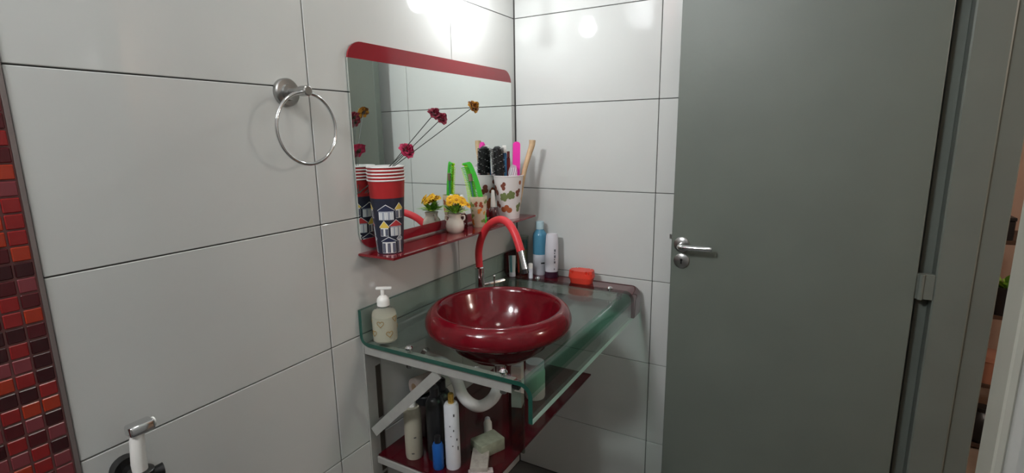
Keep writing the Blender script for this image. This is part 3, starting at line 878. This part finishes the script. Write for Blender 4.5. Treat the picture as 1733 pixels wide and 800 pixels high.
obj('bottle', lathe([(0, 0), (.028, 0), (.0325, .004), (.0335, .010), (.0335, .078), (.031, .088), (.022, .096), (.0145, .099), (.0145, .104), (0, .104)], 36), M('clear_bottle', (.92, .93, .88), .06, trans=.9, ior=1.2), sd, smooth=True)
obj('soap', lathe([(0, .003), (.027, .003), (.0312, .008), (.0316, .075), (.0, .0755)], 32), M('milky_soap', (.74, .72, .57), .3, trans=.25, ior=1.25), sd, smooth=True)
GOLD = M('gold_print', (.42, .26, .07), .35, .6)
th = facing(sx_, sy_)
for (u0, z0, sz) in ((-.012, .060, .0095), (.012, .030, .0095), (.033, .070, .009), (-.034, .032, .009), (.060, .04, .009), (-.062, .06, .009), (.09, .062, .009)):
    pts = []
    for k in range(28):
        a = 2 * PI * k / 28
        hx = 16 * math.sin(a) ** 3; hy = 13 * math.cos(a) - 5 * math.cos(2 * a) - 2 * math.cos(3 * a) - math.cos(4 * a)
        u = u0 + hx / 16 * sz; z = z0 + hy / 16 * sz; r = sR(z) + .0003
        pts.append((r * math.cos(th + u / .0335), r * math.sin(th + u / .0335), z))
    obj('heart_print', tube(pts, .0009, 5, closed=True), GOLD, sd)
pm = obj('pump', lathe([(0, .104), (.017, .104), (.0175, .116), (.016, .124), (.010, .131), (.0055, .133), (.0055, .150), (0, .150)], 28), WHITEP, sd, smooth=True)
nz = bmesh.new(); box(nz, (-.018, -.0065, .149), (.026, .0065, .1565), .003, 0, 2); 
o = obj('spout', nz, WHITEP, pm, smooth=True); o.rotation_euler.z = math.radians(-55)

# ------------------------------------------------------------------ things in the far corner of the countertop
bb = thing('mouthwash_bottle', 'tall blue bottle with pale cap and white lower half in the countertop corner', 'bottle', (-.046, -.133, CZ))
BLU = M('blue_liquid_plastic', (.075, .25, .38), .2, coat=.3); LBL = M('white_label', (.62, .64, .70), .4); CAPB = M('pale_blue_cap', (.40, .55, .60), .35)
obj('bottle', lathe([(0, 0), (.026, 0), (.029, .004), (.029, .085), (.029, .0855), (.029, .157), (.027, .169), (.017, .183), (.0145, .187), (0, .187)], 32, mi=lambda z, r: 1 if z < .0853 else 0, sx=1.0), [BLU, LBL], bb, smooth=True)
obj('cap', lathe([(0, .187), (.0165, .187), (.0165, .214), (.015, .218), (0, .218)], 24), CAPB, bb, smooth=True)
mk = bmesh.new(); patch(mk, lambda z: .029, facing(-.05, -.14), .004, .020, .048, .054, .0004, 4, 0)
obj('label_mark', mk, BLACKP, bb)

wb = thing('lotion_bottle', 'white bottle standing on its dark purple cap in front of the blue bottle', 'bottle', (-.070, -.196, CZ), rot=(0, .03, 0))
PUR = M('dark_purple_plastic', (.035, .008, .022), .25)
LOT = M('lotion_white', (.62, .61, .66), .3)
obj('cap', lathe([(0, 0), (.027, 0), (.0285, .003), (.0265, .024), (0, .024)], 28, sx=1.0, sy=.72), PUR, wb, smooth=True).rotation_euler.z = VT
bt = lathe([(0, .024), (.0255, .024), (.028, .034), (.0285, .08), (.027, .130), (.0245, .168), (.0215, .176), (0, .179)], 28, sx=.95, sy=.62)
o = obj('bottle', bt, LOT, wb, smooth=True); o.rotation_euler.z = VT
mk = bmesh.new()
for k, (z0, z1) in enumerate(((.060, .068), (.072, .078), (.082, .092), (.097, .103), (.107, .116), (.034, .039))):
    box(mk, (.008, -.0186, z0), (.0135 - .002 * (k % 2), -.0165, z1))
o = obj('label_print', mk, M('grey_print', (.10, .10, .12), .5), wb, kind='stuff'); o.rotation_euler.z = VT

gl = thing('clear_tumbler', 'clear plastic tumbler holding tubes in the corner behind the tap', 'tumbler', (-.077, -.062, CZ))
obj('wall', lathe([(0, 0), (.026, 0), (.032, .158), (.0308, .158), (.0248, .004), (0, .004)], 32), thin_glass('clear_tumbler_plastic', (.90, .93, .90), 1.4, .05), gl, smooth=True)
t = thing('olive_tube', 'olive green cosmetic tube with dark teal top inside the clear tumbler', 'tube', (-.072, -.074, CZ + .006), rot=(0.03, .02, VT))
obj('body', BX((-.010, -.006, 0), (.010, .006, .100), .004, 2), M('olive_plastic', (.13, .12, .045), .4), t, smooth=True)
obj('cap', BX((-.011, -.007, .100), (.011, .007, .138), .004, 2), M('teal_cap', (.03, .10, .10), .3), t, smooth=True)
t = thing('red_handled_razor', 'slim green and red razor handle leaning in the clear tumbler', 'razor', (-.086, -.055, CZ + .006), rot=(.02, -.04, VT))
obj('handle', tube([(0, 0, 0), (0, 0, .07), (0, 0, .115)], [.004, .0055, .005], 10), M('razor_red', (.50, .05, .03), .35), t, smooth=True)
obj('grip', tube([(0, 0, .09), (0, 0, .125)], .007, 10), M('razor_green', (.10, .22, .10), .4), t, smooth=True)
t = thing('small_cream_tube', 'small white and teal cream tube standing behind the tap nozzle', 'tube', (-.125, -.048, CZ), rot=(0, 0, VT))
obj('cap', lathe([(0, 0), (.013, 0), (.0125, .018), (0, .018)], 20), LBL, t, smooth=True)
tb = bmesh.new(); n = 16; A = [tb.verts.new((.0125 * math.cos(2 * PI * k / n), .0125 * math.sin(2 * PI * k / n), .018)) for k in range(n)]
B = [tb.verts.new((.017 * math.cos(2 * PI * k / n) * .9, .0008 * math.sin(2 * PI * k / n), .085)) for k in range(n)]
for k in range(n): tb.faces.new((A[k], A[(k + 1) % n], B[(k + 1) % n], B[k])).material_index = 1 if k % 5 < 2 else 0
tb.faces.new(A[::-1]); tb.faces.new(B)
obj('body', tb, [M('tube_white', (.55, .60, .58), .35), M('tube_teal', (.08, .26, .28), .35)], t, smooth=True)
t = thing('lip_balm', 'tiny white lip balm stick standing before the blue bottle', 'lip balm', (-.118, -.128, CZ))
obj('barrel', lathe([(0, 0), (.0085, 0), (.0085, .040), (0, .040)], 18), LBL, t, smooth=True)
obj('cap', lathe([(0, .0402), (.0087, .0402), (.0087, .058), (.0075, .060), (0, .060)], 18), WHITEP, t, smooth=True)

SR = M('coral_red_translucent', (.95, .085, .05), .22, trans=.35, ior=1.3, sss=.3)
t = thing('soap_box', 'translucent coral red soap box lying near the wall end of the countertop', 'soap box', (-.082, -.330, CZ), rot=(0, 0, math.radians(3)))
def soapbox(h0, h1, s0, s1, bev):
    bm = bmesh.new(); A = roundrect(.062 * s0, .094 * s0, .022, 9); B = roundrect(.062 * s1, .094 * s1, .022, 9)
    va = [bm.verts.new((*p, h0)) for p in A]; vb = [bm.verts.new((*p, h1)) for p in B]; n = len(A)
    top = bm.faces.new(vb); bm.faces.new(va[::-1])
    for k in range(n): bm.faces.new((va[k], va[(k + 1) % n], vb[(k + 1) % n], vb[k]))
    bmesh.ops.bevel(bm, geom=list(top.edges), offset=bev, segments=3, affect='EDGES'); return bm
obj('tray', soapbox(0, .022, .88, 1.0, .0005), SR, t, smooth=True)
obj('lid', soapbox(.0225, .049, 1.03, .97, .010), SR, t, smooth=True)

# ------------------------------------------------------------------ things on the lower shelf
def bottle(name, label, x, y, prof, mat, cap=None, capm=None, cat='bottle', z=LZ, marks=None):
    t = thing(name, label, cat, (x, y, z))
    obj('bottle', lathe(prof, 28), mat, t, smooth=True)
    if cap: obj('cap', lathe(cap, 22), capm, t, smooth=True)
    if marks:
        bm = bmesh.new(); R = max(p[0] for p in prof); th = facing(x, y)
        for (u, z0, w, h) in marks: patch(bm, lambda q: R, th, u - w / 2, u + w / 2, z0, z0 + h, .0004, 3, 0)
        obj('label_print', bm, M('label_dark_print', (.06, .06, .06), .5), t, kind='stuff')
    return t


bottle('spray_can', 'slim white bottle with gold cap at the front of the lower shelf', -.812, -.240, [(0, 0), (.020, 0), (.021, .01), (.021, .19), (.017, .198), (0, .198)], M('matt_white', (.62, .63, .66), .4),
       [(0, .198), (.0085, .198), (.0085, .222), (.007, .226), (0, .226)], M('gold_metal', (.62, .38, .08), .25, .8),
       marks=[(.006, .165, .004, .008), (.004, .12, .003, .006), (-.006, .135, .003, .004), (.013, .09, .004, .007), (.016, .06, .004, .012), (.0, .075, .004, .003), (-.004, .105, .003, .003)])
bottle('shampoo_bottle', 'cream coloured bottle behind the diagonal brace on the lower shelf', -.826, -.108, [(0, 0), (.024, 0), (.0255, .01), (.0255, .145), (.020, .158), (0, .16)], M('cream_plastic', (.36, .335, .26), .4),
       [(0, .16), (.012, .16), (.012, .182), (0, .182)], WHITEP, marks=[(.004, .07, .007, .004), (-.004, .02, .008, .004)])
bottle('black_bottle', 'tall black bottle between the cream bottle and the white bottle', -.800, -.172, [(0, 0), (.025, 0), (.0265, .008), (.0265, .175), (.02, .19), (.012, .196), (0, .196)], BLACKP,
       [(0, .196), (.013, .196), (.013, .222), (0, .222)], BLACKP)
bottle('black_spray_bottle', 'black bottle behind the white gold-capped bottle on the lower shelf', -.742, -.150, [(0, 0), (.03, 0), (.032, .01), (.032, .16), (.022, .18), (.014, .186), (0, .186)], BLACKP,
       [(0, .186), (.015, .186), (.015, .215), (.01, .22), (0, .22)], BLACKP)
bottle('dark_jar', 'wide dark jar at the wall side of the lower shelf', -.705, -.060, [(0, 0), (.036, 0), (.038, .006), (.038, .10), (.034, .108), (0, .108)], M('dark_brown_plastic', (.03, .02, .018), .3),
       [(0, .108), (.038, .108), (.038, .132), (.035, .135), (0, .135)], BLACKP, 'jar')
bottle('blue_bottle', 'short blue bottle standing left of the white gold-capped bottle', -.838, -.207, [(0, 0), (.014, 0), (.016, .004), (.016, .07), (.012, .08), (0, .08)], M('cobalt_plastic', (.01, .09, .34), .3),
       [(0, .08), (.009, .08), (.009, .1), (0, .1)], BLACKP)
t = thing('tissue_roll', 'pinkish beige paper roll lying on top of the dark jar', 'paper roll', (-.705, -.058, LZ + .135))
obj('paper', tube([(-.042, .008, .0305), (.042, -.014, .0305)], .030, 24), M('tissue_paper', (.33, .27, .24), .8), t, smooth=True)
obj('core', tube([(-.0428, .0082, .0305), (.0428, -.0142, .0305)], .014, 16), M('cardboard', (.22, .14, .08), .8), t, smooth=True)
for k, (x, y, rz, tilt, sz, lab, mc) in enumerate((( -.765, -.300, .5, .0, (.10, .05, .020), 'flat pale soap packet lying at the front edge of the lower shelf', (.36, .33, .29)),
                                               (-.700, -.285, -.4, .0, (.085, .06, .040), 'pale green soap carton standing on the lower shelf under the drain trap', (.24, .26, .19)),
                                               (-.800, -.325, -.9, .0, (.07, .022, .008), 'small pinkish white packet at the very front of the lower shelf', (.42, .36, .35)))):
    t = thing('soap_packet', lab, 'soap packet', (x, y, LZ), rot=(0, tilt, rz), group='soap packets on the lower shelf')
    obj('wrapper', BX((-sz[0] / 2, -sz[1] / 2, 0), (sz[0] / 2, sz[1] / 2, sz[2]), .003, 2), M('packet_paper_%s' % 'abc'[k], mc, .45, noise=.2, nscale=50), t, smooth=True)
t = thing('white_tube', 'white tube lying on the lower shelf behind the soap carton', 'tube', (-.62, -.235, LZ), rot=(0, 0, .6))
obj('body', tube([(-.05, 0, .014), (.03, 0, .014)], [.013, .0135], 18), WHITEP, t, smooth=True)
obj('cap', tube([(.0305, 0, .014), (.055, 0, .014)], [.011, .009], 16), LBL, t, smooth=True)
t = thing('white_jar', 'white plastic jar standing at the far end of the lower shelf', 'jar', (-.345, -.262, LZ))
obj('body', lathe([(0, 0), (.034, 0), (.036, .005), (.036, .10), (.03, .11), (0, .11)], 28), WHITEP, t, smooth=True)
obj('cap', lathe([(0, .11), (.033, .11), (.033, .135), (0, .135)], 28), LBL, t, smooth=True)
t = thing('white_carton', 'small white carton standing left of the white jar on the lower shelf', 'carton', (-.425, -.235, LZ), rot=(0, 0, .3))
obj('box', BX((-.024, -.018, 0), (.024, .018, .15), .001), M('white_card', (.72, .70, .66), .5), t)
obj('flap', BX((-.023, -.017, .1502), (.023, .017, .154), .001), LBL, t)

# ------------------------------------------------------------------ hall rack seen through the doorway
rk = thing('hall_shelf', 'narrow dark wooden shelf rack in the hall beyond the door', 'shelf', (1.25, -1.98, FLOOR_Z))
DW = M('dark_wood', (.07, .035, .02), .5, noise=.2, nscale=20)
RX0, RX1, RY0, RY1 = -.16, .16, -.22, .22
shelves = (.03, .33, .66, 1.0)
for (x, y) in ((RX0, RY0), (RX0, RY1), (RX1, RY0), (RX1, RY1)):
    obj('post', BX((x - .012, y - .012, 0), (x + .012, y + .012, 1.05), .002), DW, rk)
for z in shelves: obj('board', BX((RX0, RY0, z - .018), (RX1, RY1, z), .001), DW, rk)


def hz(z): return FLOOR_Z + z


bx = thing('black_box', 'small black box on top of the hall rack', 'box', (1.12, -1.815, hz(1.0)))
obj('carton', BX((-.03, -.028, 0), (.06, .028, .085), .003), BLACKP, bx); obj('lid', BX((-.032, -.030, .085), (.062, .030, .10), .002), BLACKP, bx)
pl = thing('potted_plant', 'small leafy green plant in a black pot on the hall rack', 'plant', (1.14, -1.86, hz(.66)))
obj('pot', lathe([(0, 0), (.05, 0), (.068, .12), (.07, .13), (.06, .13), (.055, .115), (0, .115)], 24), BLACKP, pl, smooth=True)
lf = bmesh.new(); rg = random.Random(9)
for i in range(26):
    a = rg.uniform(0, 2 * PI); el = rg.uniform(.4, 1.3); ln = rg.uniform(.06, .13); w = .014
    d = Vector((math.cos(a) * math.cos(el), math.sin(a) * math.cos(el), math.sin(el))); sd_ = Vector((-math.sin(a), math.cos(a), 0)); p0 = Vector((0, 0, .115)); mid = p0 + d * ln * .6; tp = p0 + d * ln + Vector((0, 0, -.02))
    vs = [lf.verts.new(v) for v in (p0, mid + sd_ * w, tp, mid - sd_ * w)]
    lf.faces.new(vs).material_index = i % 2
obj('foliage', lf, GRN, pl, kind='stuff')
bottle('terracotta_pot', 'terracotta pot on the second board of the hall rack', 1.14, -1.85, [(0, 0), (.045, 0), (.065, .11), (.07, .112), (.07, .135), (0, .135)], M('terracotta', (.42, .20, .13), .7), cat='pot', z=hz(.33))
bottle('white_lidded_jar', 'brown jar with a pale lid beside the terracotta pot on the hall rack', 1.13, -1.99, [(0, 0), (.05, 0), (.05, .15), (0, .15)], M('brown_glass', (.08, .03, .015), .2), [(0, .15), (.052, .15), (.052, .175), (0, .175)], WHITEP, 'jar', z=hz(.33))
bottle('black_vase', 'round black vase on the lowest board of the hall rack', 1.14, -1.85, [(0, 0), (.04, 0), (.07, .06), (.06, .12), (.03, .15), (.035, .17), (0, .17)], BLACKP, cat='vase', z=hz(.03))
bottle('dark_bottle', 'dark brown wine bottle standing on the lowest board of the hall rack', 1.16, -2.02, [(0, 0), (.037, 0), (.037, .17), (.014, .22), (.014, .27), (0, .27)], M('bottle_brown', (.03, .015, .008), .15), cat='bottle', z=hz(.03))
